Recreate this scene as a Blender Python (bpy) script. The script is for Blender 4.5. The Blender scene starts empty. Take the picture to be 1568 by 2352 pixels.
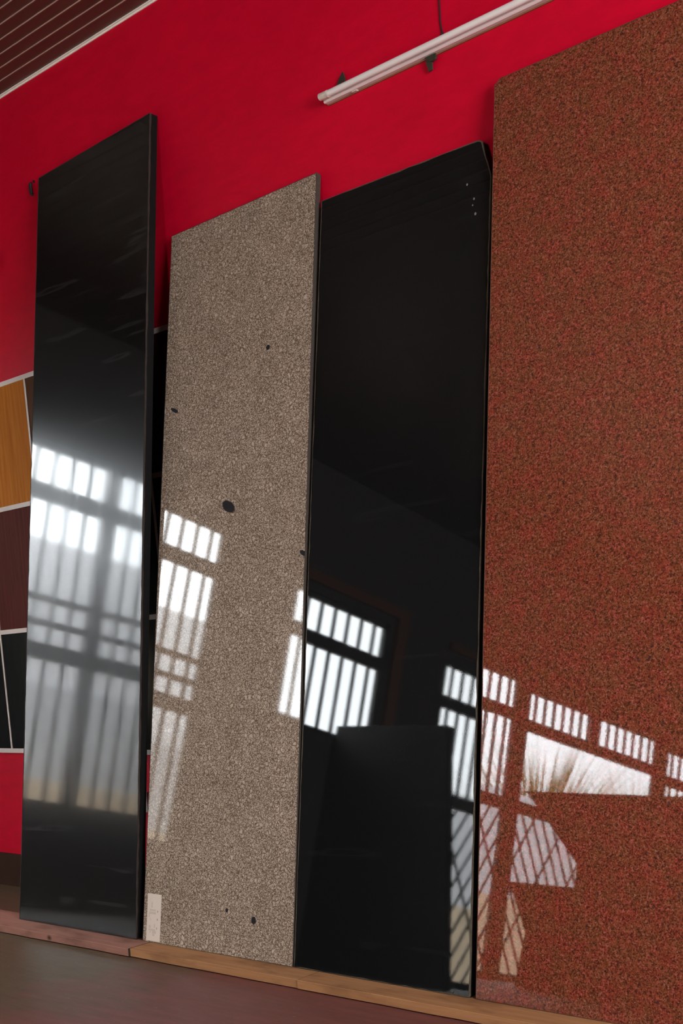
import bpy, bmesh, math, random
from mathutils import Vector, Matrix
random.seed(7)
S = bpy.context.scene
COL = S.collection

# ------------------------------------------------------------------ helpers
def link(name, bm, mats, parent=None, kind=None, smooth=False, bevel=0.0):
    bmesh.ops.recalc_face_normals(bm, faces=bm.faces[:])
    me = bpy.data.meshes.new(name)
    bm.to_mesh(me); bm.free()
    if smooth:
        for p in me.polygons: p.use_smooth = True
    o = bpy.data.objects.new(name, me)
    COL.objects.link(o)
    for m in (mats if isinstance(mats, (list, tuple)) else [mats]):
        me.materials.append(m)
    if parent: o.parent = parent
    if kind: o['kind'] = kind
    if bevel:
        b = o.modifiers.new('bevel', 'BEVEL'); b.width = bevel; b.segments = 2; b.limit_method = 'ANGLE'
    return o

def thing(name, label, cat, loc=(0, 0, 0), rot=(0, 0, 0), group=None):
    o = bpy.data.objects.new(name, None); COL.objects.link(o)
    o.location = loc; o.rotation_euler = rot
    tag(o, label, cat, group)
    return o

def tag(o, label, cat, group=None):
    o['label'] = label; o['category'] = cat
    if group: o['group'] = group
    o['kind'] = 'thing'
    return o

def box(bm, a, b, mi=0):
    x0, y0, z0 = a; x1, y1, z1 = b
    v = [bm.verts.new(p) for p in ((x0,y0,z0),(x1,y0,z0),(x1,y1,z0),(x0,y1,z0),(x0,y0,z1),(x1,y0,z1),(x1,y1,z1),(x0,y1,z1))]
    for f in ((0,3,2,1),(4,5,6,7),(0,1,5,4),(1,2,6,5),(2,3,7,6),(3,0,4,7)):
        bm.faces.new([v[i] for i in f]).material_index = mi

def bar(bm, p, q, w, d):
    """square bar from p to q, w across, d deep"""
    p = Vector(p); q = Vector(q); ax = (q - p).normalized()
    up = Vector((1, 0, 0)) if abs(ax.x) < .9 else Vector((0, 0, 1))
    s = ax.cross(up).normalized(); t = s.cross(ax).normalized()
    vs = []
    for c in (p, q):
        for i, j in ((-1,-1),(1,-1),(1,1),(-1,1)):
            vs.append(bm.verts.new(c + s*i*w/2 + t*j*d/2))
    for f in ((0,1,2,3),(7,6,5,4),(0,4,5,1),(1,5,6,2),(2,6,7,3),(3,7,4,0)):
        bm.faces.new([vs[i] for i in f])

def tube(bm, pts, r, n=10, caps=True):
    pts = [Vector(p) for p in pts]
    rings = []
    for i, p in enumerate(pts):
        a = (pts[min(i+1, len(pts)-1)] - pts[max(i-1, 0)]).normalized()
        up = Vector((0, 0, 1)) if abs(a.z) < .9 else Vector((1, 0, 0))
        s = a.cross(up).normalized(); t = s.cross(a)
        rr = r[i] if isinstance(r, (list, tuple)) else r
        rings.append([bm.verts.new(p + rr*(math.cos(2*math.pi*k/n)*s + math.sin(2*math.pi*k/n)*t)) for k in range(n)])
    for a, b in zip(rings, rings[1:]):
        for k in range(n):
            bm.faces.new((a[k], a[(k+1) % n], b[(k+1) % n], b[k]))
    if caps:
        bm.faces.new(rings[0][::-1]); bm.faces.new(rings[-1])

def prism(bm, outline, y0, y1, mi=0):
    """outline in (x,z), extruded from y0 to y1"""
    a = [bm.verts.new((x, y0, z)) for x, z in outline]
    b = [bm.verts.new((x, y1, z)) for x, z in outline]
    n = len(a)
    bm.faces.new(a).material_index = mi; bm.faces.new(b[::-1]).material_index = mi
    for i in range(n):
        bm.faces.new((a[i], b[i], b[(i+1) % n], a[(i+1) % n])).material_index = mi

# ------------------------------------------------------------------ materials
def mat(name):
    m = bpy.data.materials.new(name); m.use_nodes = True
    nt = m.node_tree; nt.nodes.clear()
    out = nt.nodes.new('ShaderNodeOutputMaterial')
    p = nt.nodes.new('ShaderNodeBsdfPrincipled')
    nt.links.new(p.outputs[0], out.inputs[0])
    return m, nt, p
def N(nt, t, **kw):
    n = nt.nodes.new(t)
    for k, v in kw.items():
        if k in n.inputs: n.inputs[k].default_value = v
        else: setattr(n, k, v)
    return n
def coords(nt, scale=(1, 1, 1)):
    c = N(nt, 'ShaderNodeTexCoord'); mp = N(nt, 'ShaderNodeMapping')
    mp.inputs['Scale'].default_value = scale
    nt.links.new(c.outputs['Object'], mp.inputs[0])
    return mp.outputs[0]
def noise(nt, vec, scale, detail=3, rough=.55, dist=0.0):
    n = N(nt, 'ShaderNodeTexNoise'); n.inputs['Scale'].default_value = scale
    n.inputs['Detail'].default_value = detail; n.inputs['Roughness'].default_value = rough
    n.inputs['Distortion'].default_value = dist
    nt.links.new(vec, n.inputs['Vector']); return n.outputs[0]
def ramp(nt, fac, stops, interp='LINEAR'):
    r = N(nt, 'ShaderNodeValToRGB'); r.color_ramp.interpolation = interp
    els = r.color_ramp.elements
    while len(els) < len(stops): els.new(.5)
    for e, (p, c) in zip(els, stops):
        e.position = p
        e.color = (c[0], c[1], c[2], 1) if not isinstance(c, (int, float)) else (c, c, c, 1)
    nt.links.new(fac, r.inputs[0]); return r.outputs[0]
def mix(nt, fac, a, b, blend='MIX'):
    m = N(nt, 'ShaderNodeMix'); m.data_type = 'RGBA'; m.blend_type = blend
    for s, v in ((0, fac), (6, a), (7, b)):
        if isinstance(v, bpy.types.NodeSocket): nt.links.new(v, m.inputs[s])
        elif isinstance(v, (int, float)): m.inputs[s].default_value = v
        else: m.inputs[s].default_value = (*v, 1)
    return m.outputs[2]
def bump(nt, p, h, strength, dist=.002):
    b = N(nt, 'ShaderNodeBump'); b.inputs['Strength'].default_value = strength; b.inputs['Distance'].default_value = dist
    nt.links.new(h, b.inputs['Height']); nt.links.new(b.outputs[0], p.inputs['Normal'])
def plain(name, col, rough=.6, metal=0.0, var=.12, scale=6.0):
    m, nt, p = mat(name)
    v = coords(nt)
    c = mix(nt, noise(nt, v, scale, 4), tuple(x*(1-var) for x in col), tuple(min(1, x*(1+var)) for x in col))
    nt.links.new(c, p.inputs['Base Color'])
    p.inputs['Roughness'].default_value = rough; p.inputs['Metallic'].default_value = metal
    return m
def srgb(r, g, b):
    f = lambda c: (c/255/12.92) if c <= 10 else ((c/255+.055)/1.055)**2.4
    return (f(r), f(g), f(b))

def make_red():
    m, nt, p = mat('red_wall_paint')
    v = coords(nt)
    blot = ramp(nt, noise(nt, v, 1.3, 5, .6), [(.3, 0), (.75, 1)])
    c = mix(nt, blot, (.50, .0006, .019), (.60, .0012, .022))
    fine = ramp(nt, noise(nt, coords(nt, (1, 1, 3)), 9, 5, .7), [(.35, .9), (.7, 1.06)])
    c = mix(nt, 1.0, c, fine, 'MULTIPLY')
    nt.links.new(c, p.inputs['Base Color'])
    p.inputs['Roughness'].default_value = .5; p.inputs['Specular IOR Level'].default_value = .12
    bump(nt, p, noise(nt, v, 5, 4), .25, .006)
    return m
def make_black(name, streak, rough, lev=.008, coat=None):
    m, nt, p = mat(name)
    v = coords(nt)
    sp = ramp(nt, noise(nt, v, 260, 2), [(.62, 0), (.74, 1)])
    c = mix(nt, sp, (lev, lev, lev*1.02), (lev*3, lev*3, lev*3.1))
    # faint diagonal saw lines
    w = N(nt, 'ShaderNodeTexNoise'); w.inputs['Scale'].default_value = 1.0; w.inputs['Detail'].default_value = 3
    mp = coords(nt, (2.2, 1, 26)); nt.links.new(mp, w.inputs['Vector'])
    ln = ramp(nt, w.outputs[0], [(.60, 0), (.66, 1), (.72, 0)])
    c = mix(nt, mix(nt, 1.0, ln, (streak, streak, streak), 'MULTIPLY'), c, (.05, .048, .046))
    nt.links.new(c, p.inputs['Base Color'])
    cr = coat or rough
    r = ramp(nt, noise(nt, coords(nt, (9, 1, .8)), 3, 4), [(.3, cr*.55), (.8, cr*1.5)])
    if coat:
        p.inputs['Roughness'].default_value = rough; p.inputs['Specular IOR Level'].default_value = .15
        p.inputs['Coat Weight'].default_value = .75; p.inputs['Coat IOR'].default_value = 1.5
        nt.links.new(r, p.inputs['Coat Roughness'])
    else:
        nt.links.new(r, p.inputs['Roughness'])
    bump(nt, p, noise(nt, v, 420, 2), .005, .001)
    return m
def make_speckle():
    m, nt, p = mat('beige_speckled_granite')
    v = coords(nt)
    wv = N(nt, 'ShaderNodeTexNoise'); wv.inputs['Scale'].default_value = 90; wv.inputs['Detail'].default_value = 3; nt.links.new(v, wv.inputs['Vector'])
    vm = N(nt, 'ShaderNodeVectorMath', operation='MULTIPLY_ADD'); nt.links.new(wv.outputs[1], vm.inputs[0]); vm.inputs[1].default_value = (.014, .014, .014); nt.links.new(v, vm.inputs[2])
    def edge(scale):
        e = N(nt, 'ShaderNodeTexVoronoi'); e.feature = 'DISTANCE_TO_EDGE'; e.inputs['Scale'].default_value = scale
        nt.links.new(vm.outputs[0], e.inputs['Vector']); return e.outputs['Distance']
    big = ramp(nt, edge(70), [(.0, 0), (.28, 1)])
    fin = ramp(nt, edge(170), [(.0, 0), (.30, 1)])
    clump = ramp(nt, noise(nt, v, 42, 4, .6), [(.46, 0), (.66, 1)])
    g = mix(nt, clump, fin, big)
    g = mix(nt, .35, g, ramp(nt, noise(nt, v, 230, 3, .6), [(.3, 0), (.7, 1)]))
    c = ramp(nt, g, [(.08, (.052, .032, .019)), (.34, (.18, .124, .084)), (.58, (.40, .302, .228)), (.85, (.53, .415, .325))])
    big2 = ramp(nt, noise(nt, v, 9, 3), [(.3, .88), (.7, 1.08)])
    c = mix(nt, 1.0, c, big2, 'MULTIPLY')
    # dark mineral inclusions (part of the stone)
    tc = N(nt, 'ShaderNodeTexCoord')
    for (x, z, rx, rz) in SPOTS:
        mp = N(nt, 'ShaderNodeMapping'); mp.vector_type = 'TEXTURE'
        mp.inputs['Location'].default_value = (x, 0, z); mp.inputs['Scale'].default_value = (rx, 1, rz)
        mp.inputs['Rotation'].default_value = (0, .45 if rx > .012 else 0, 0)
        nt.links.new(tc.outputs['Object'], mp.inputs[0])
        ln = N(nt, 'ShaderNodeVectorMath', operation='LENGTH')
        ad = N(nt, 'ShaderNodeMix'); ad.data_type = 'VECTOR'; ad.inputs[0].default_value = .18
        nn = N(nt, 'ShaderNodeTexNoise'); nn.inputs['Scale'].default_value = 1.7
        nt.links.new(mp.outputs[0], nn.inputs['Vector'])
        nt.links.new(mp.outputs[0], ad.inputs[4]); nt.links.new(nn.outputs[1], ad.inputs[5])
        nt.links.new(ad.outputs[1], ln.inputs[0])
        f = ramp(nt, ln.outputs['Value'], [(.78, 1), (.95, 0)])
        c = mix(nt, f, c, (.022, .020, .022))
    nt.links.new(c, p.inputs['Base Color'])
    p.inputs['Roughness'].default_value = .03
    bump(nt, p, noise(nt, v, 160, 3), .012, .001)
    return m
SPOTS = [(.50, 1.85, .0085, .008), (.345, 1.372, .032, .0165), (.69, 1.19, .018, .007), (.050, 1.73, .02, .006),
         (.527, .115, .010, .011), (.405, .133, .006, .006)]
def make_rust():
    m, nt, p = mat('rust_red_granite')
    v = coords(nt)
    vo = N(nt, 'ShaderNodeTexVoronoi'); vo.inputs['Scale'].default_value = 320; vo.inputs['Randomness'].default_value = 1
    nt.links.new(v, vo.inputs['Vector'])
    sep = N(nt, 'ShaderNodeSeparateColor'); nt.links.new(vo.outputs['Color'], sep.inputs[0])
    n2 = noise(nt, v, 120, 4, .65)
    a = N(nt, 'ShaderNodeMath', operation='MULTIPLY_ADD'); nt.links.new(sep.outputs[0], a.inputs[0]); a.inputs[1].default_value = .55; nt.links.new(n2, a.inputs[2])
    mr = N(nt, 'ShaderNodeMapRange'); mr.inputs['From Min'].default_value = .42; mr.inputs['From Max'].default_value = 1.15
    nt.links.new(a.outputs[0], mr.inputs['Value'])
    c = ramp(nt, mr.outputs[0], [(.0, (.036, .014, .011)), (.25, (.092, .026, .011)), (.5, (.155, .042, .017)), (.75, (.21, .060, .029)), (1, (.28, .108, .068))])
    big = ramp(nt, noise(nt, v, 22, 4, .6), [(.42, 0), (.62, 1)])
    c = mix(nt, big, c, mix(nt, 1.0, c, (1.2, .82, 1.0), 'MULTIPLY'))
    dk = ramp(nt, noise(nt, v, 75, 2, .5), [(.64, 0), (.72, .8)])
    c = mix(nt, dk, c, (.045, .016, .022))
    nt.links.new(c, p.inputs['Base Color'])
    p.inputs['Roughness'].default_value = .018
    bump(nt, p, noise(nt, v, 130, 3), .006, .001)
    return m
def make_floor():
    m, nt, p = mat('polished_maroon_floor')
    v = coords(nt)
    sx = N(nt, 'ShaderNodeSeparateXYZ'); nt.links.new(v, sx.inputs[0])
    ad = N(nt, 'ShaderNodeMath', operation='MULTIPLY_ADD'); nt.links.new(noise(nt, coords(nt, (1, 2, 1)), 2.2, 5, .65), ad.inputs[0]); ad.inputs[1].default_value = 1.3; nt.links.new(sx.outputs[0], ad.inputs[2])
    mr = N(nt, 'ShaderNodeMapRange'); mr.inputs['From Min'].default_value = -2.75; mr.inputs['From Max'].default_value = -2.35; nt.links.new(ad.outputs[0], mr.inputs['Value'])
    c = mix(nt, mr.outputs[0], (.094, .058, .030), (.150, .046, .036))
    st = ramp(nt, noise(nt, coords(nt, (.8, 5, 1)), 9, 5, .7), [(.3, .82), (.75, 1.22)])
    c = mix(nt, 1.0, c, st, 'MULTIPLY')
    sp = ramp(nt, noise(nt, v, 90, 2), [(.70, 0), (.76, 1)])
    c = mix(nt, sp, c, (.22, .12, .10))
    nt.links.new(c, p.inputs['Base Color'])
    p.inputs['Roughness'].default_value = .55; p.inputs['Specular IOR Level'].default_value = .3
    bump(nt, p, noise(nt, v, 35, 4), .08, .003)
    return m
def make_timber(name, a, b, knot=None):
    m, nt, p = mat(name)
    g = ramp(nt, noise(nt, coords(nt, (1.2, 26, 30)), 2.4, 5, .6, .5), [(.3, 0), (.72, 1)])
    c = mix(nt, g, a, b)
    bl = ramp(nt, noise(nt, coords(nt, (3.5, 9, 9)), 1.6, 3), [(.5, 0), (.72, .8)])
    c = mix(nt, bl, c, tuple(x*.55 for x in b))
    if knot:
        tc = N(nt, 'ShaderNodeTexCoord')
        for (kx, kz, kr) in knot:
            mp = N(nt, 'ShaderNodeMapping'); mp.vector_type = 'TEXTURE'; mp.inputs['Location'].default_value = (kx, -.52, kz); mp.inputs['Scale'].default_value = (kr*1.5, .05, kr)
            nt.links.new(tc.outputs['Object'], mp.inputs[0])
            ln = N(nt, 'ShaderNodeVectorMath', operation='LENGTH'); nt.links.new(mp.outputs[0], ln.inputs[0])
            c = mix(nt, ramp(nt, ln.outputs['Value'], [(.25, 1), (.95, 0)]), c, (.05, .018, .008))
    nt.links.new(c, p.inputs['Base Color']); p.inputs['Roughness'].default_value = .75; p.inputs['Specular IOR Level'].default_value = .2
    bump(nt, p, g, .1, .002)
    return m
def make_tile(name, a, b, rough=.6):
    m, nt, p = mat(name)
    g = ramp(nt, noise(nt, coords(nt, (30, 3, 1.6)), 2.2, 6, .65, .4), [(.3, 0), (.7, 1)])
    nt.links.new(mix(nt, g, a, b), p.inputs['Base Color']); p.inputs['Roughness'].default_value = rough; p.inputs['Specular IOR Level'].default_value = .05
    return m
def make_ceiling():
    m, nt, p = mat('brown_ceiling_panel')
    g = noise(nt, coords(nt, (.6, 14, 1)), 2.2, 5)
    nt.links.new(mix(nt, g, (.050, .022, .014), (.082, .036, .026)), p.inputs['Base Color']); p.inputs['Roughness'].default_value = .38
    return m
def make_glass():
    m = bpy.data.materials.new('window_glass'); m.use_nodes = True
    nt = m.node_tree; nt.nodes.clear()
    out = N(nt, 'ShaderNodeOutputMaterial'); mx = N(nt, 'ShaderNodeMixShader')
    t = N(nt, 'ShaderNodeBsdfTransparent'); t.inputs[0].default_value = (.92, .94, .94, 1)
    g = N(nt, 'ShaderNodeBsdfGlossy'); g.inputs['Roughness'].default_value = .02
    f = N(nt, 'ShaderNodeFresnel'); f.inputs['IOR'].default_value = 1.45
    ge = N(nt, 'ShaderNodeNewGeometry'); mi = N(nt, 'ShaderNodeMix'); mi.inputs[2].default_value = 1.45; mi.inputs[3].default_value = 1/1.45
    nt.links.new(ge.outputs['Backfacing'], mi.inputs[0]); nt.links.new(mi.outputs[0], f.inputs['IOR'])
    nt.links.new(f.outputs[0], mx.inputs[0]); nt.links.new(t.outputs[0], mx.inputs[1]); nt.links.new(g.outputs[0], mx.inputs[2])
    nt.links.new(mx.outputs[0], out.inputs[0])
    return m

M = dict(
    red=make_red(), black1=make_black('black_granite_streaked', .3, .22, .004, .062), black3=make_black('black_granite_fine', .06, .018, .006),
    speckle=make_speckle(), rust=make_rust(), floor=make_floor(), ceil=make_ceiling(), glass=make_glass(),
    sawn=plain('sawn_black_stone_edge', (.006, .0055, .005), .6, var=.4, scale=60),
    rawolive=plain('chipped_olive_edge', (.062, .046, .028), .9, var=.6, scale=120), rawedge=plain('chipped_brown_edge', (.024, .013, .009), .9, var=.6, scale=90),
    sawn_beige_shade=plain('shaded_sawn_beige_edge', (.035, .024, .017), .7, var=.5, scale=120),  # sawn side of the beige slab, coloured near-black to paint its shade
    sawn_rust=plain('sawn_rust_edge', (.10, .035, .018), .7, var=.5, scale=120),
    pine_pink=make_timber('pinkish_pine', (.34, .150, .108), (.25, .100, .068), [(1.22, -.013, .013)]), end_shade=plain('shaded_end_grain', (.02, .011, .007), .9),  # plank ends coloured dark to paint the shade in the seams
    pine=make_timber('yellow_pine', (.39, .185, .075), (.28, .115, .045)),
    white=plain('white_painted_strip', (.60, .50, .45), .5), cornice=plain('cream_plastic_cornice', (.80, .74, .66), .35),
    line=plain('pale_panel_joint', (.42, .27, .22), .5),
    lampbody=plain('white_enamel_batten', (.66, .52, .50), .35), tubeglass=plain('opal_fluorescent_tube', (.74, .66, .62), .18, var=.04),
    lamphold=plain('grey_lamp_holder', (.55, .45, .38), .5, var=.4, scale=60), clip=plain('dark_metal_clip', (.05, .045, .03), .45, .4),
    dark=plain('matt_black', (.012, .011, .012), .6), wire=plain('dark_wire', (.035, .008, .010), .5),
    paper=plain('cream_paper', (.62, .50, .41), .75, var=.05), ink=plain('faded_ink', (.50, .40, .325), .8),
    inkd=plain('dark_ink', (.30, .23, .19), .8), speck=plain('grey_speck', (.15, .14, .14), .8), hole=plain('socket_hole', (.006, .006, .006), .7),
    skirt=plain('dark_brown_skirting', (.040, .016, .009), .5, var=.4, scale=14),
    orange=make_tile('orange_wood_tile', (.50, .175, .022), (.36, .10, .008)),
    brown=make_tile('brown_wood_tile', (.11, .045, .018), (.07, .026, .010)),
    maroon=make_tile('maroon_wood_tile', (.105, .022, .017), (.060, .012, .009)),
    maroond=make_tile('dark_maroon_tile', (.050, .010, .006), (.030, .007, .004)),
    blackt=make_tile('black_tile', (.012, .014, .013), (.008, .009, .009), .2),
    plaster=plain('grey_brown_plaster', (.10, .085, .075), .85), frame=plain('dark_steel_frame', (.05, .048, .046), .5),
    lintel=plain('brown_wood_lintel', (.22, .085, .035), .5), outwall=plain('grey_render', (.5, .5, .52), .9, var=.25, scale=1.5),
    outlow=plain('darker_grey_render', (.40, .40, .41), .9, var=.3, scale=1.2), outwhite=plain('white_render', (.62, .62, .63), .9, var=.15, scale=1.2), outbase=plain('tan_stone_plinth', (.46, .36, .25), .9, var=.3, scale=3), ground=plain('sandy_ground', (.36, .28, .20), .95),
    leaf=plain('yellow_green_blade', (.22, .18, .03), .6, var=.4, scale=30), leafd=plain('dark_green_leaf', (.06, .09, .03), .6, var=.4, scale=20),
    bark=plain('grey_bark', (.12, .09, .07), .9), steel=plain('dark_steel', (.04, .04, .042), .45, .5),
    offcut=plain('dark_rough_stone', (.022, .018, .018), .55, var=.4, scale=12),
)

M['skirt'].node_tree.nodes['Principled BSDF'].inputs['Specular IOR Level'].default_value = .12
M['sawn'].node_tree.nodes['Principled BSDF'].inputs['Specular IOR Level'].default_value = .1
# ------------------------------------------------------------------ camera
ri = Vector((0.71400556, 0.69372661, -0.09454865)); up = Vector((0.04380887, 0.09051066, 0.99493146)); fw = Vector((-0.69876809, 0.71452866, -0.03423373))
cam = bpy.data.cameras.new('camera'); co = bpy.data.objects.new('camera', cam); COL.objects.link(co)
mw = Matrix.Identity(4)
for i in range(3):
    mw[i][0] = ri[i]; mw[i][1] = up[i]; mw[i][2] = -fw[i]
mw[0][3], mw[1][3], mw[2][3] = 0, -2.9517, 1.0
co.matrix_world = mw
cam.sensor_fit = 'VERTICAL'; cam.sensor_height = 36; cam.sensor_width = 24
cam.lens = 3046.9/2352*36
cam.shift_y = (1503.2-1176)/2352
cam.clip_start = .05; cam.clip_end = 200
S.camera = co

# ------------------------------------------------------------------ the room
FZ = -.028; CZ = 3.10
XL, XR, YF = -6.0, 2.2, -11.0
def struct(name, bm, m, parent=None):
    return link(name, bm, m, parent, 'structure')

bm = bmesh.new(); box(bm, (XL-.25, YF-.25, FZ-.12), (XR+.25, .25, FZ)); struct('floor', bm, M['floor'])
bm = bmesh.new(); box(bm, (XL-.25, YF-.25, CZ), (XR+.25, .25, CZ+.12)); ceiling = struct('ceiling', bm, M['ceil'])
bm = bmesh.new()
for k in range(20):
    y = -.079-.0615*k
    box(bm, (XL+.02, y-.0016, CZ-.003), (XR-.02, y+.0016, CZ+.001))
struct('panel_joints', bm, M['line'], ceiling)
bm = bmesh.new(); box(bm, (XL, 0, FZ), (XR, .2, CZ)); struct('wall_back', bm, M['red'])
bm = bmesh.new(); box(bm, (XL, -.014, FZ), (XR, 0, .108)); struct('baseboard_back', bm, M['skirt'], None)
bm = bmesh.new()
prism_pts = [(0, CZ), (-.0105, CZ), (-.0105, CZ-.0035), (-.0085, CZ-.004), (-.004, CZ-.004), (-.0035, CZ-.009), (0, CZ-.009)]
a = [bm.verts.new((XL, y, z)) for y, z in prism_pts]; b = [bm.verts.new((XR, y, z)) for y, z in prism_pts]
bm.faces.new(a); bm.faces.new(b[::-1])
for i in range(len(a)): bm.faces.new((a[i], b[i], b[(i+1) % len(a)], a[(i+1) % len(a)]))
struct('trim_1', bm, M['cornice'])

def holed_wall(name, axis, pos, thick, u0, u1, holes, m):
    """wall normal to axis ('x' or 'y'); holes = (u0,u1,z0,z1)"""
    us = sorted({u0, u1, *[h[0] for h in holes], *[h[1] for h in holes]})
    zs = sorted({FZ, CZ, *[h[2] for h in holes], *[h[3] for h in holes]})
    def solid(i, j):
        if i < 0 or j < 0 or i >= len(us)-1 or j >= len(zs)-1: return False
        uc, zc = (us[i]+us[i+1])/2, (zs[j]+zs[j+1])/2
        return not any(h[0] < uc < h[1] and h[2] < zc < h[3] for h in holes)
    bm = bmesh.new()
    def P(u, d, z):
        return bm.verts.new((pos+d, u, z) if axis == 'x' else (u, pos+d, z))
    for i in range(len(us)-1):
        for j in range(len(zs)-1):
            if not solid(i, j): continue
            A, B, C, D = us[i], us[i+1], zs[j], zs[j+1]
            for d in (0, thick): bm.faces.new([P(A,d,C), P(B,d,C), P(B,d,D), P(A,d,D)])
            if not solid(i-1, j): bm.faces.new([P(A,0,C), P(A,thick,C), P(A,thick,D), P(A,0,D)])
            if not solid(i+1, j): bm.faces.new([P(B,0,C), P(B,thick,C), P(B,thick,D), P(B,0,D)])
            if not solid(i, j-1): bm.faces.new([P(A,0,C), P(A,thick,C), P(B,thick,C), P(B,0,C)])
            if not solid(i, j+1): bm.faces.new([P(A,0,D), P(A,thick,D), P(B,thick,D), P(B,0,D)])
    bmesh.ops.remove_doubles(bm, verts=bm.verts[:], dist=1e-5)
    return struct(name, bm, m)

# windows in the far end wall (seen as reflections in the polished stone; last two unseen, added for light)
# y0 (left), y1 (right), z0, z1
WIN = [(-2.50, -.95, .48, 2.40), (-3.98, -3.10, 1.40, 2.27), (-5.53, -4.59, FZ+.02, 2.20), (-7.52, -5.64, FZ+.02, 2.15), (-8.55, -7.66, FZ+.02, 2.10), (-9.60, -8.70, FZ+.02, 2.10), (-10.70, -9.80, FZ+.02, 2.10)]
holed_wall('wall_left', 'x', XL, -.06, YF, 0, WIN, M['plaster'])
FRONT = [(-.6, 1.0, .8, 2.3)]  # unseen opening, added as frontal fill light
RIGHT = [(-3.0, -1.1, .8, 3.0)]  # unseen opening, added to brighten the right part of the red wall
holed_wall('wall_front', 'y', YF, -.22, XL, XR, FRONT, M['plaster'])
holed_wall('wall_right', 'x', XR, .22, YF, 0, RIGHT, M['plaster'])

def portal(name, loc, rot, sx, sy):
    L = bpy.data.lights.new(name, 'AREA'); L.shape = 'RECTANGLE'; L.size = sx; L.size_y = sy
    L.cycles.is_portal = True
    o = bpy.data.objects.new(name, L); COL.objects.link(o); o.location = loc; o.rotation_euler = rot
for (y0, y1, z0, z1) in WIN:
    portal('window_daylight', (XL-.08, (y0+y1)/2, (z0+z1)/2), (0, -math.pi/2, 0), z1-z0, y1-y0)
for (x0, x1, z0, z1) in FRONT:
    portal('added_front_daylight', ((x0+x1)/2, YF-.22, (z0+z1)/2), (math.pi/2, 0, 0), x1-x0, z1-z0)  # sky portal for the added front opening
for (y0, y1, z0, z1) in RIGHT:
    portal('added_right_daylight', (XR+.22, (y0+y1)/2, (z0+z1)/2), (0, math.pi/2, 0), z1-z0, y1-y0)  # sky portal for the added opening on the right

def window(idx, y0, y1, z0, z1, rails, barzones, posts=(), lattice=None, fw_=.035, lean=1):
    w = bpy.data.objects.new('window_%d' % idx, None); COL.objects.link(w); w.location = (XL-.025, (y0+y1)/2, z0); w['kind'] = 'structure'
    ox, oy, oz = w.location
    X0, X1 = -.018, .018
    bm = bmesh.new()
    L = lambda y, z: (y-oy, z-oz)
    def bx(ya, yb, za, zb, xa=X0, xb=X1):
        box(bm, (xa, ya-oy, za-oz), (xb, yb-oy, zb-oz))
    bx(y0, y0+fw_, z0, z1); bx(y1-fw_, y1, z0, z1); bx(y0, y1, z1-fw_, z1); bx(y0, y1, z0, z0+fw_)
    for zc, h in rails: bx(y0, y1, zc-h/2, zc+h/2, X0-.005, X1+.005)
    for yc, wd in posts: bx(yc-wd/2, yc+wd/2, z0, z1, X0-.005, X1+.005)
    struct('window_frame', bm, M['frame'], w)
    bm = bmesh.new()
    for (ya, yb, za, zb, n) in barzones:
        for k in range(1, n):
            y = ya+(yb-ya)*k/n
            bx(y-.008, y+.008, za, zb, -.012, .012)
    if lattice:
        za, zb = lattice; h = zb-za; n = int((y1-y0)/.13)
        for k in range(-8, n+9):
            ys = y0+k*.13
            for sgn in ((lean,) if k % 3 else (lean, -lean)):
                p = [ys, za]; q = [ys+sgn*h*.62, zb]
                # clip to the opening
                def clip(p, q):
                    t0, t1 = 0, 1; d = q[0]-p[0]
                    for lim, s_ in ((y0, 1), (y1, -1)):
                        a_ = s_*(p[0]-lim); b_ = s_*d
                        if abs(b_) < 1e-9: continue
                        t = -a_/b_
                        if b_ > 0: t0 = max(t0, t)
                        else: t1 = min(t1, t)
                    return (t0, t1)
                t0, t1 = clip(p, q)
                if t1-t0 < .03: continue
                A = (0.006*sgn, p[0]+(q[0]-p[0])*t0-oy, p[1]+(q[1]-p[1])*t0-oz); B = (.006*sgn, p[0]+(q[0]-p[0])*t1-oy, p[1]+(q[1]-p[1])*t1-oz)
                bar(bm, A, B, .018, .01)
    if len(bm.verts): struct('window_bars', bm, M['frame'], w)
    else: bm.free()
    bm = bmesh.new(); box(bm, (-.017, y0+.01-oy, z0+.01-oz), (-.013, y1-.01-oy, z1-.01-oz))
    struct('window_pane', bm, M['glass'], w)
    return w
a = WIN[0]; window(1, *a, rails=[(2.13, .085), (1.57, .03), (1.44, .03), (1.29, .085)], barzones=[(a[0], -1.84, .48, 2.40, 6), (-1.76, a[1], .48, 2.40, 7)], posts=[(-1.80, .085)])
a = WIN[1]; window(2, *a, rails=[(1.985, .085)], barzones=[(a[0], a[1], 1.40, 2.27, 7)])
a = WIN[2]; window(3, *a, rails=[(1.91, .085), (1.24, .09)], barzones=[(a[0], a[1], 1.24, 2.2, 8)], lattice=(0, 1.2), lean=-1)
a = WIN[3]; window(4, *a, rails=[(1.865, .085), (1.24, .09)], barzones=[(-6.49, -5.64, 1.88, 2.15, 7), (a[0], -6.64, 1.88, 2.15, 7)], posts=[], lattice=(0, 1.2))
bm = bmesh.new(); box(bm, (XL-.055, -6.63, 1.86), (XL-.004, -6.50, 2.15)); struct('trim_2', bm, M['frame'])
a = WIN[4]; window(5, *a, rails=[(1.82, .085), (1.24, .09)], barzones=[(a[0], a[1], 1.24, 2.1, 7)], lattice=(0, 1.2))
for q in (5, 6):  # two unseen windows, added to throw more light on the red wall
    a = WIN[q]; window(q+1, *a, rails=[(1.82, .085), (1.24, .09)], barzones=[(a[0], a[1], 1.24, 2.1, 7)], lattice=(0, 1.2))
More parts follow.
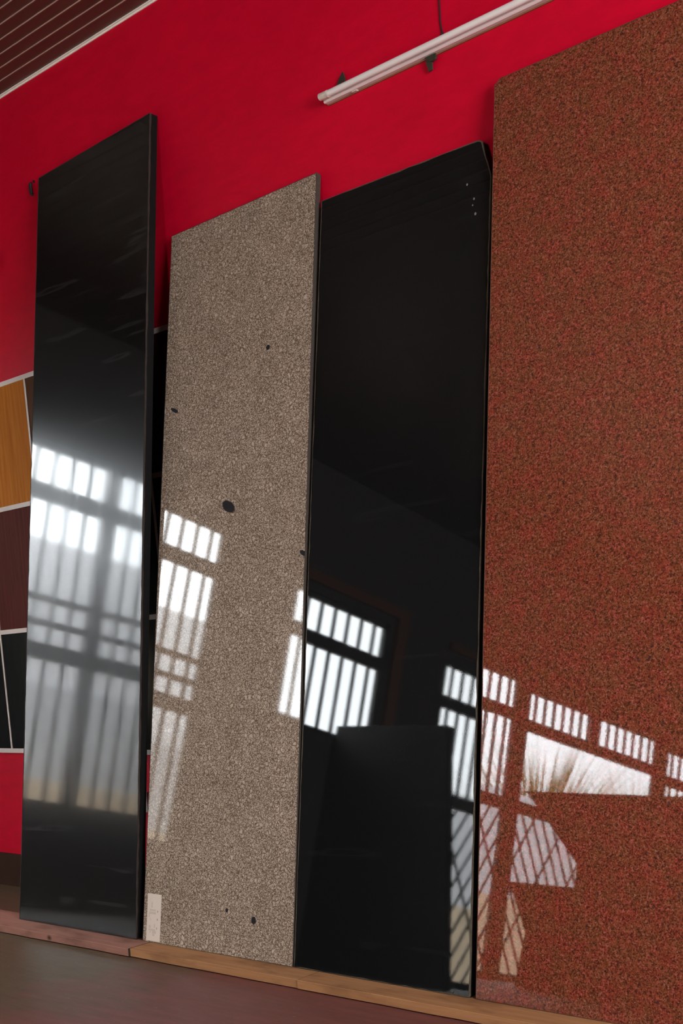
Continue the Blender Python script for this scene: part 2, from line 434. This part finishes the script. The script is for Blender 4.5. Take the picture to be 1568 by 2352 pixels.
# brown wooden lintel and jamb round the second window
bm = bmesh.new(); box(bm, (XL, -4.13, 2.33), (XL+.03, -2.95, 2.40)); box(bm, (XL, -4.13, 1.45), (XL+.03, -4.03, 2.33)); struct('trim_3', bm, M['lintel'])
bm = bmesh.new(); box(bm, (XL, -10.8, 2.27), (XL+.03, -4.6, 2.33)); struct('trim_4', bm, M['lintel'])

# ------------------------------------------------------------------ outside, seen through the windows by reflection
bm = bmesh.new(); box(bm, (-40, -40, FZ-.30), (XL-.25, 20, FZ-.14)); struct('ground', bm, M['ground'])
ow = thing('boundary_wall', 'grey rendered yard wall with tan plinth seen mirrored through the windows', 'wall', (-12.2, -12, FZ-.14)); ow['kind'] = 'structure'
bm = bmesh.new(); box(bm, (-.12, -14, 0), (.12, 16, 2.75)); struct('render', bm, M['outwall'], ow)
bm = bmesh.new(); box(bm, (.12, -14, 0), (.22, 16, 1.2)); struct('plinth', bm, M['outbase'], ow)
nb = bpy.data.objects.new('neighbour_building', None); COL.objects.link(nb); nb.location = (-10.2, -1, FZ-.14); nb['kind'] = 'structure'
bm = bmesh.new(); box(bm, (-.4, -5.4, 1.9), (0, 8, 3.2)); struct('upper_wall', bm, M['outwhite'], nb)
bm = bmesh.new(); box(bm, (-.4, -5.4, 0), (.02, 8, 1.9)); struct('lower_wall', bm, M['outlow'], nb)
bm = bmesh.new(); box(bm, (.02, -5.4, 0), (.2, 8, 1.05)); struct('plinth', bm, M['outbase'], nb)
def grass(loc, n, h, spread, label, name, seed, m):
    r = random.Random(seed); bm = bmesh.new()
    for i in range(n):
        a = r.uniform(0, 2*math.pi); rad = spread*.25*math.sqrt(r.random()); hh = h*r.uniform(.55, 1); lean = spread*r.uniform(.2, 1)
        w = r.uniform(.02, .05); p0 = Vector((rad*math.cos(a), rad*math.sin(a), 0)); dr = Vector((math.cos(a), math.sin(a), 0)); sd = Vector((-dr.y, dr.x, 0))
        prev = None
        for k in range(5):
            t = k/4; c = p0+dr*lean*t*t+Vector((0, 0, hh*(t-.18*t*t*t))); ww = w*(1-t*.95)
            cur = (bm.verts.new(c-sd*ww), bm.verts.new(c+sd*ww))
            if prev: bm.faces.new((prev[0], prev[1], cur[1], cur[0]))
            prev = cur
    o = link(name, bm, m); o.location = loc
    tag(o, label, 'plant'); return o
grass((-14.1, -17.0, FZ-.14), 900, 5.0, 1.8, 'tall yellow-green grass clump outside, mirrored in the rust-red slab, left of the two', 'ornamental_grass', 3, M['leaf'])
grass((-14.1, -20.2, FZ-.14), 420, 5.2, 1.2, 'smaller grass clump outside, mirrored at the right end of the clear pane', 'ornamental_grass', 5, M['leaf'])

# ------------------------------------------------------------------ the stone slabs against the red wall
G = .4358
def slab(name, label, outline, x0, base_y, H, thick, face, side, raw, rawmat):
    """outline in (along x from x0, along the face)"""
    ang = math.atan2(base_y-thick-.003, H)
    o = thing(name, label, 'stone slab', (x0, -base_y, .0012), (-ang, 0, 0))
    k = math.tan(ang)
    def prof(bm, out, ya, yb, mi_f, mi_s):
        n = len(out)
        a = [bm.verts.new((x, ya, z)) for x, z in out]
        b = [bm.verts.new((x, yb, z + (k*(yb) if z < .02 else 0))) for x, z in out]
        bm.faces.new(a).material_index = mi_f
        bm.faces.new(b[::-1]).material_index = mi_s
        for i in range(n): bm.faces.new((a[i], b[i], b[(i+1) % n], a[(i+1) % n])).material_index = mi_s
    bm = bmesh.new(); prof(bm, outline, 0, thick, 0, 1)
    body = link('slab_body', bm, [face, side], o)
    # chipped arris where the polished face meets the sawn side
    bm = bmesh.new(); r = random.Random(len(label))
    n = len(outline); per = []
    for i in range(n):
        p, q = Vector(outline[i]), Vector(outline[(i+1) % n]); d = (q-p).length; s_ = max(1, int(d/.03))
        for j in range(s_): per.append(p.lerp(q, j/s_))
    c = sum((Vector(p) for p in outline), Vector((0, 0)))/n
    nn = len(per); rings = []
    for i, p in enumerate(per):
        t = (per[(i+1) % nn]-per[i-1]).normalized(); no = Vector((t.y, -t.x))
        if no.dot(p-c) < 0: no = -no
        e = raw*r.uniform(.2, 1.2); dz = 0 if p.y > .02 else .004
        q = p+no*.0009*r.uniform(.4, 1); q.y = max(q.y, .0006)
        i2 = p-no*e; i2.y = max(i2.y, .0006)
        rings.append((bm.verts.new((i2.x, -.0008, i2.y)), bm.verts.new((q.x, -.0004, q.y)), bm.verts.new((q.x, thick*.16*r.uniform(.6, 1.3), q.y+dz)), bm.verts.new((i2.x, .001, i2.y))))
    for i in range(nn):
        A, B = rings[i], rings[(i+1) % nn]
        for j in range(3): bm.faces.new((A[j], A[j+1], B[j+1], B[j]))
        bm.faces.new((A[3], A[0], B[0], B[3]))
    link('chipped_edge', bm, rawmat, o)
    return o
def Lz(H): return math.hypot(H, G-.03)
s1 = slab('granite_slab', 'tall narrow black granite slab leaning leftmost on the red wall, mirroring bright windows',
    [(0, 0), (.690, 0), (.682, Lz(2.726)), (.006, Lz(2.704))], -4.195, G, 2.715, .032, M['black1'], M['sawn'], .0030, M['rawedge'])
s2 = slab('granite_slab', 'beige and brown speckled granite slab with a paper sticker at its lower left corner',
    [(0, 0), (.698, 0), (.690, Lz(2.313)), (-.006, Lz(2.305))], -3.469, G, 2.309, .018, M['speckle'], M['sawn_beige_shade'], .001, M['sawn_beige_shade'])
s3 = slab('granite_slab', 'black granite slab with a broken top right corner between speckled and rust-red slabs',
    [(0, 0), (.636, 0), (.641, Lz(1.2)), (.645, Lz(1.9)), (.646, Lz(2.100)), (.636, Lz(2.135)), (.624, Lz(2.165)), (.613, Lz(2.208)), (.600, Lz(2.215)), (.002, Lz(2.221))], -2.765, G, 2.213, .026, M['black3'], M['sawn'], .0032, M['rawolive'])
s4 = slab('granite_slab', 'large rust-red speckled granite slab, nearest and rightmost on the red wall',
    [(0, 0), (1.02, 0), (1.02, Lz(2.349)), (.03, Lz(2.349)), (.014, Lz(2.335))], -2.108, G, 2.349, .026, M['rust'], M['sawn_rust'], .0015, M['sawn_rust'])
# paper sticker on the speckled slab
bm = bmesh.new(); box(bm, (.018, -.0012, .004), (.088, -.0005, .152)); stk = link('paper_sticker', bm, M['paper'], s2); stk['label'] = 'cream paper sticker with faded print'
bm = bmesh.new(); r = random.Random(4)
for (x, z, w, h) in [(.032, .098, .030, .006), (.029, .088, .034, .008), (.040, .108, .005, .018), (.028, .078, .004, .014), (.036, .068, .003, .008),
                     (.030, .044, .010, .009), (.029, .036, .034, .006), (.048, .028, .018, .008), (.050, .020, .010, .007), (.036, .030, .004, .005), (.056, .046, .006, .012)]:
    box(bm, (x, -.0018, z), (x+w, -.0010, z+h))
link('faded_print', bm, M['ink'], stk)
bm = bmesh.new()
for (x, z) in [(.071, .095), (.070, .070), (.069, .042)]:
    bm = bmesh.new(); box(bm, (x, -.0019, z), (x+.003, -.0010, z+.006)); link('dark_print', bm, M['inkd'], stk)
# paint spots near the broken corner of the black slab
for (x, z, rr) in [(.565, Lz(2.100), .0028), (.590, Lz(2.052), .0028), (.586, Lz(2.035), .002), (.596, Lz(2.008), .0034)]:
    bm = bmesh.new(); vs = [bm.verts.new((x+rr*math.cos(k*math.pi/4), -.0006, z+rr*1.3*math.sin(k*math.pi/4))) for k in range(8)]
    ws = [bm.verts.new((v.co.x, .0004, v.co.z)) for v in vs]
    bm.faces.new(vs)
    for k in range(8): bm.faces.new((vs[k], ws[k], ws[(k+1) % 8], vs[(k+1) % 8]))
    link('pale_speck', bm, M['speck'], s3)

# ------------------------------------------------------------------ timber under the slabs
def timber(label, x0, x1, m, dy, seed):
    r = random.Random(seed); bm = bmesh.new()
    n = max(3, int((x1-x0)/.08)); rows = []
    for i in range(n+1):
        x = (x1-x0)*i/n; w = r.uniform(-.0012, .0012)
        rows.append([bm.verts.new((x, y, z)) for y, z in ((-.504+dy+w, FZ), (-.504+dy+w, FZ+.0025), (-.520+dy+w, FZ+.004), (-.5195+dy+w, -.001), (-.5185+dy+w, 0), (-.375, 0), (-.372, FZ))])
    for A, B in zip(rows, rows[1:]):
        for j in range(7): bm.faces.new((A[j], A[(j+1) % 7], B[(j+1) % 7], B[j]))
    bm.faces.new(rows[0]).material_index = 1; bm.faces.new(rows[-1][::-1]).material_index = 1  # both ends take the painted seam shade
    o = link('timber_plank', bm, [m, M['end_shade']]); o.location = (x0, 0, 0)
    return tag(o, label, 'plank')
timber('pinkish pine plank under the tall black slab, running out of the photo to the left', -5.1, -3.4345, M['pine_pink'], 0, 1)
timber('yellow pine plank under the speckled slab, between two other planks', -3.430, -2.667, M['pine'], .002, 2)
timber('yellow pine plank under the rust-red slab, running out of the photo to the right', -2.6655, -.9, M['pine'], 0, 3)

# ------------------------------------------------------------------ sample tile panel
tp = thing('sample_tile_panel', 'panel of wood-look sample tiles with white joint strips behind the tall black slab', 'tile panel', (-5.188, 0, .54))
zs = [.545, 1.035, 1.53, 2.02]; xs = [-5.188, -4.824, -4.46, -4.096, -3.732, -3.368]
grid = [['maroond', 'blackt', 'maroond', 'blackt', 'maroond'], ['orange', 'maroon', 'maroon', 'blackt', 'brown'], ['maroon', 'orange', 'brown', 'blackt', 'orange']]
grid[0][0] = 'blackt'
grid[1][4] = 'blackt'; grid[2][4] = 'maroond'; grid[2][3] = 'maroond'; grid[2][2] = 'brown'
lab = {'maroond': 'dark maroon tile', 'blackt': 'black tile', 'orange': 'orange wood-grain tile', 'maroon': 'maroon wood-grain tile', 'brown': 'brown wood-grain tile'}
for i in range(3):
    for j in range(5):
        bm = bmesh.new(); box(bm, (xs[j]+.004+5.188, -.009, zs[i]+.006-.54), (xs[j+1]-.004+5.188, -.0005, zs[i+1]-.006-.54))
        t = link('tile', bm, M[grid[i][j]], tp); t['label'] = lab[grid[i][j]]
for z in zs:
    bm = bmesh.new(); box(bm, (0, -.012, z-.009-.54), (1.82, -.0005, z+.009-.54)); link('joint_strip', bm, M['white'], tp)
for i in range(3):
    for j in range(6):
        bm = bmesh.new(); box(bm, (xs[j]-.0055+5.188, -.0118, zs[i]+.009-.54), (xs[j]+.0055+5.188, -.0005, zs[i+1]-.009-.54)); link('joint_strip', bm, M['white'], tp)

# ------------------------------------------------------------------ wall fittings
ws = thing('wall_socket', 'cream wall socket low in the gap right of the tall black slab', 'socket', (-3.985, 0, .36))
bm = bmesh.new(); box(bm, (-.045, -.012, -.038), (.045, -.0005, .038)); link('cover_plate', bm, M['white'], ws, bevel=.003)
bm = bmesh.new(); tube(bm, [(.012, -.010, .0), (.012, -.0135, .0)], .024, 24); link('socket_recess', bm, M['hole'], ws)

hk = thing('wall_hook', 'small black metal hook on the red wall left of the tall black slab', 'hook', (-4.29, 0, 2.700))
bm = bmesh.new(); tube(bm, [(-.004, 0, .022), (-.004, -.004, .020), (-.003, -.005, .006), (-.001, -.005, -.018), (-.001, 0, -.022)], .0068, 8); link('hook_shank', bm, M['dark'], hk)
bm = bmesh.new(); tube(bm, [(.018, 0, .024), (.018, -.004, .024)], .005, 10); link('screw', bm, M['dark'], hk)
bm = bmesh.new(); tube(bm, [(0, .0004, 0), (0, -.02, 0), (0, -.03, -.006), (0, -.032, -.03), (0, -.024, -.036)], .011, 8)
pg = link('wall_hook', bm, M['dark']); pg.location = (-4.578, 0, 2.495); tag(pg, 'dark peg on the red wall at the left edge of the photo, above the tiles', 'peg')

lamp = thing('fluorescent_lamp', 'unlit white fluorescent tube batten fixed high on the red wall', 'light fitting', (-2.722, 0, 2.513)); lamp.scale = (1, .55, .55)
bm = bmesh.new()
pr = [(-.0005, -.024), (-.034, -.024), (-.040, -.018), (-.040, .012), (-.034, .018), (-.0005, .018)]
a = [bm.verts.new((0, y, z)) for y, z in pr]; b = [bm.verts.new((1.24, y, z)) for y, z in pr]
bm.faces.new(a); bm.faces.new(b[::-1])
for i in range(len(a)): bm.faces.new((a[i], b[i], b[(i+1) % len(a)], a[(i+1) % len(a)]))
link('batten_body', bm, M['lampbody'], lamp)
bm = bmesh.new(); tube(bm, [(.035, -.064, .004), (1.205, -.064, .004)], .0175, 20); link('tube', bm, M['tubeglass'], lamp, smooth=False)
for x0, x1 in ((0, .034), (1.206, 1.24)):
    bm = bmesh.new(); tube(bm, [(x0, -.064, .004), (x1, -.064, .004)], .0195, 16); box(bm, (x0+.004, -.062, -.012), (x1-.002, -.038, .014)); h = link('lamp_holder', bm, M['lamphold'], lamp)
    bm = bmesh.new()
    for dy, dz in ((-.070, .010), (-.058, .012)): tube(bm, [(x0-.0015, dy, dz), (x0+.001, dy, dz)], .0035, 8)
    link('contact_hole', bm, M['dark'], h)
bm = bmesh.new(); prism(bm, [(.042, .012), (.080, .012), (.080, .075), (.074, .105), (.064, .088), (.046, .052)], -.016, -.008); link('fixing_clip', bm, M['clip'], lamp)
bm = bmesh.new(); prism(bm, [(.386, -.018), (.424, -.018), (.426, -.052), (.410, -.060), (.408, -.096), (.396, -.100), (.390, -.056)], -.020, -.010); tube(bm, [(.416, -.018, -.050), (.416, -.032, -.050)], .011, 10); link('fixing_clip', bm, M['clip'], lamp)
bm = bmesh.new(); box(bm, (.110, -.030, -.030), (.128, -.012, -.022)); link('small_clip', bm, M['lamphold'], lamp)
bm = bmesh.new(); box(bm, (.002, -.010, -.031), (1.238, .0004, -.0245)); link('wooden_backing', bm, M['lintel'], lamp)
bm = bmesh.new(); tube(bm, [(.462, -.012, .016), (.456, -.006, .040), (.447, -.004, .075), (.445, -.004, .12), (.450, -.004, .3), (.448, -.004, 1.055)], .0028, 6)
tube(bm, [(.440, -.010, .016), (.441, -.005, .040), (.446, -.0035, .070)], .0024, 6)
link('supply_wire', bm, M['wire'], lamp)

# ------------------------------------------------------------------ things across the room (seen only as reflections)
def offcut(outline, y0, y1, label, m):
    bm = bmesh.new(); prism(bm, outline, y0, y1); o = link('stone_slab', bm, m, bevel=.004)
    return tag(o, label, 'stone slab')
offcut([(-5.97, FZ), (-4.80, FZ), (-5.05, 1.48), (-5.97, 1.48)], -3.66, -3.60, 'dark upright slab by the second window, mirrored in the middle of the black slab', M['offcut'])
offcut([(-4.57, FZ), (-3.7, FZ), (-3.7, 1.16), (-5.01, 1.16), (-4.91, 1.07), (-4.57, .73)], -4.46, -4.40, 'dark slab with a sloping broken side, mirrored in the rust-red slab', M['offcut'])
offcut([(-4.98, FZ), (-3.7, FZ), (-3.7, .60), (-5.11, .60), (-4.94, .30)], -4.53, -4.47, 'low dark offcut standing behind the broken slab, mirrored low in the rust-red slab', M['offcut'])
tr = thing('steel_trestle', 'dark steel trestle holding the broken slabs upright across the room', 'trestle', (-4.1, -4.7, FZ))
for x in (-.4, .35):
    bm = bmesh.new(); bar(bm, (x, -.25, 0), (x, .15, 1.1), .05, .05); link('leg', bm, M['steel'], tr)
    bm = bmesh.new(); bar(bm, (x, -.25, .02), (x, .15, .02), .04, .04); link('foot', bm, M['steel'], tr)
bm = bmesh.new(); bar(bm, (-.5, .1, .95), (.45, .1, .95), .04, .04); link('cross_bar', bm, M['steel'], tr)

# ------------------------------------------------------------------ sky and view
w = bpy.data.worlds.new('overcast_sky'); S.world = w; w.use_nodes = True
nt = w.node_tree; bg = nt.nodes['Background']
tc = nt.nodes.new('ShaderNodeTexCoord'); nz = nt.nodes.new('ShaderNodeTexNoise'); nz.inputs['Scale'].default_value = 2.5; nz.inputs['Detail'].default_value = 4
nt.links.new(tc.outputs['Generated'], nz.inputs['Vector'])
rp = nt.nodes.new('ShaderNodeValToRGB'); rp.color_ramp.elements[0].position = .3; rp.color_ramp.elements[0].color = (.80, .85, .93, 1); rp.color_ramp.elements[1].position = .7; rp.color_ramp.elements[1].color = (1, 1, 1, 1)
nt.links.new(nz.outputs[0], rp.inputs[0]); nt.links.new(rp.outputs[0], bg.inputs[0])
bg.inputs[1].default_value = 1.0
S.view_settings.view_transform = 'Standard'; S.view_settings.look = 'None'
S.view_settings.gamma = 1.0; S.view_settings.use_curve_mapping = False
S.view_settings.exposure = 4.8
S.cycles.use_denoising = True
S.cycles.max_bounces = 8; S.cycles.diffuse_bounces = 4; S.cycles.glossy_bounces = 4; S.cycles.transparent_max_bounces = 12
S.cycles.sample_clamp_indirect = 20
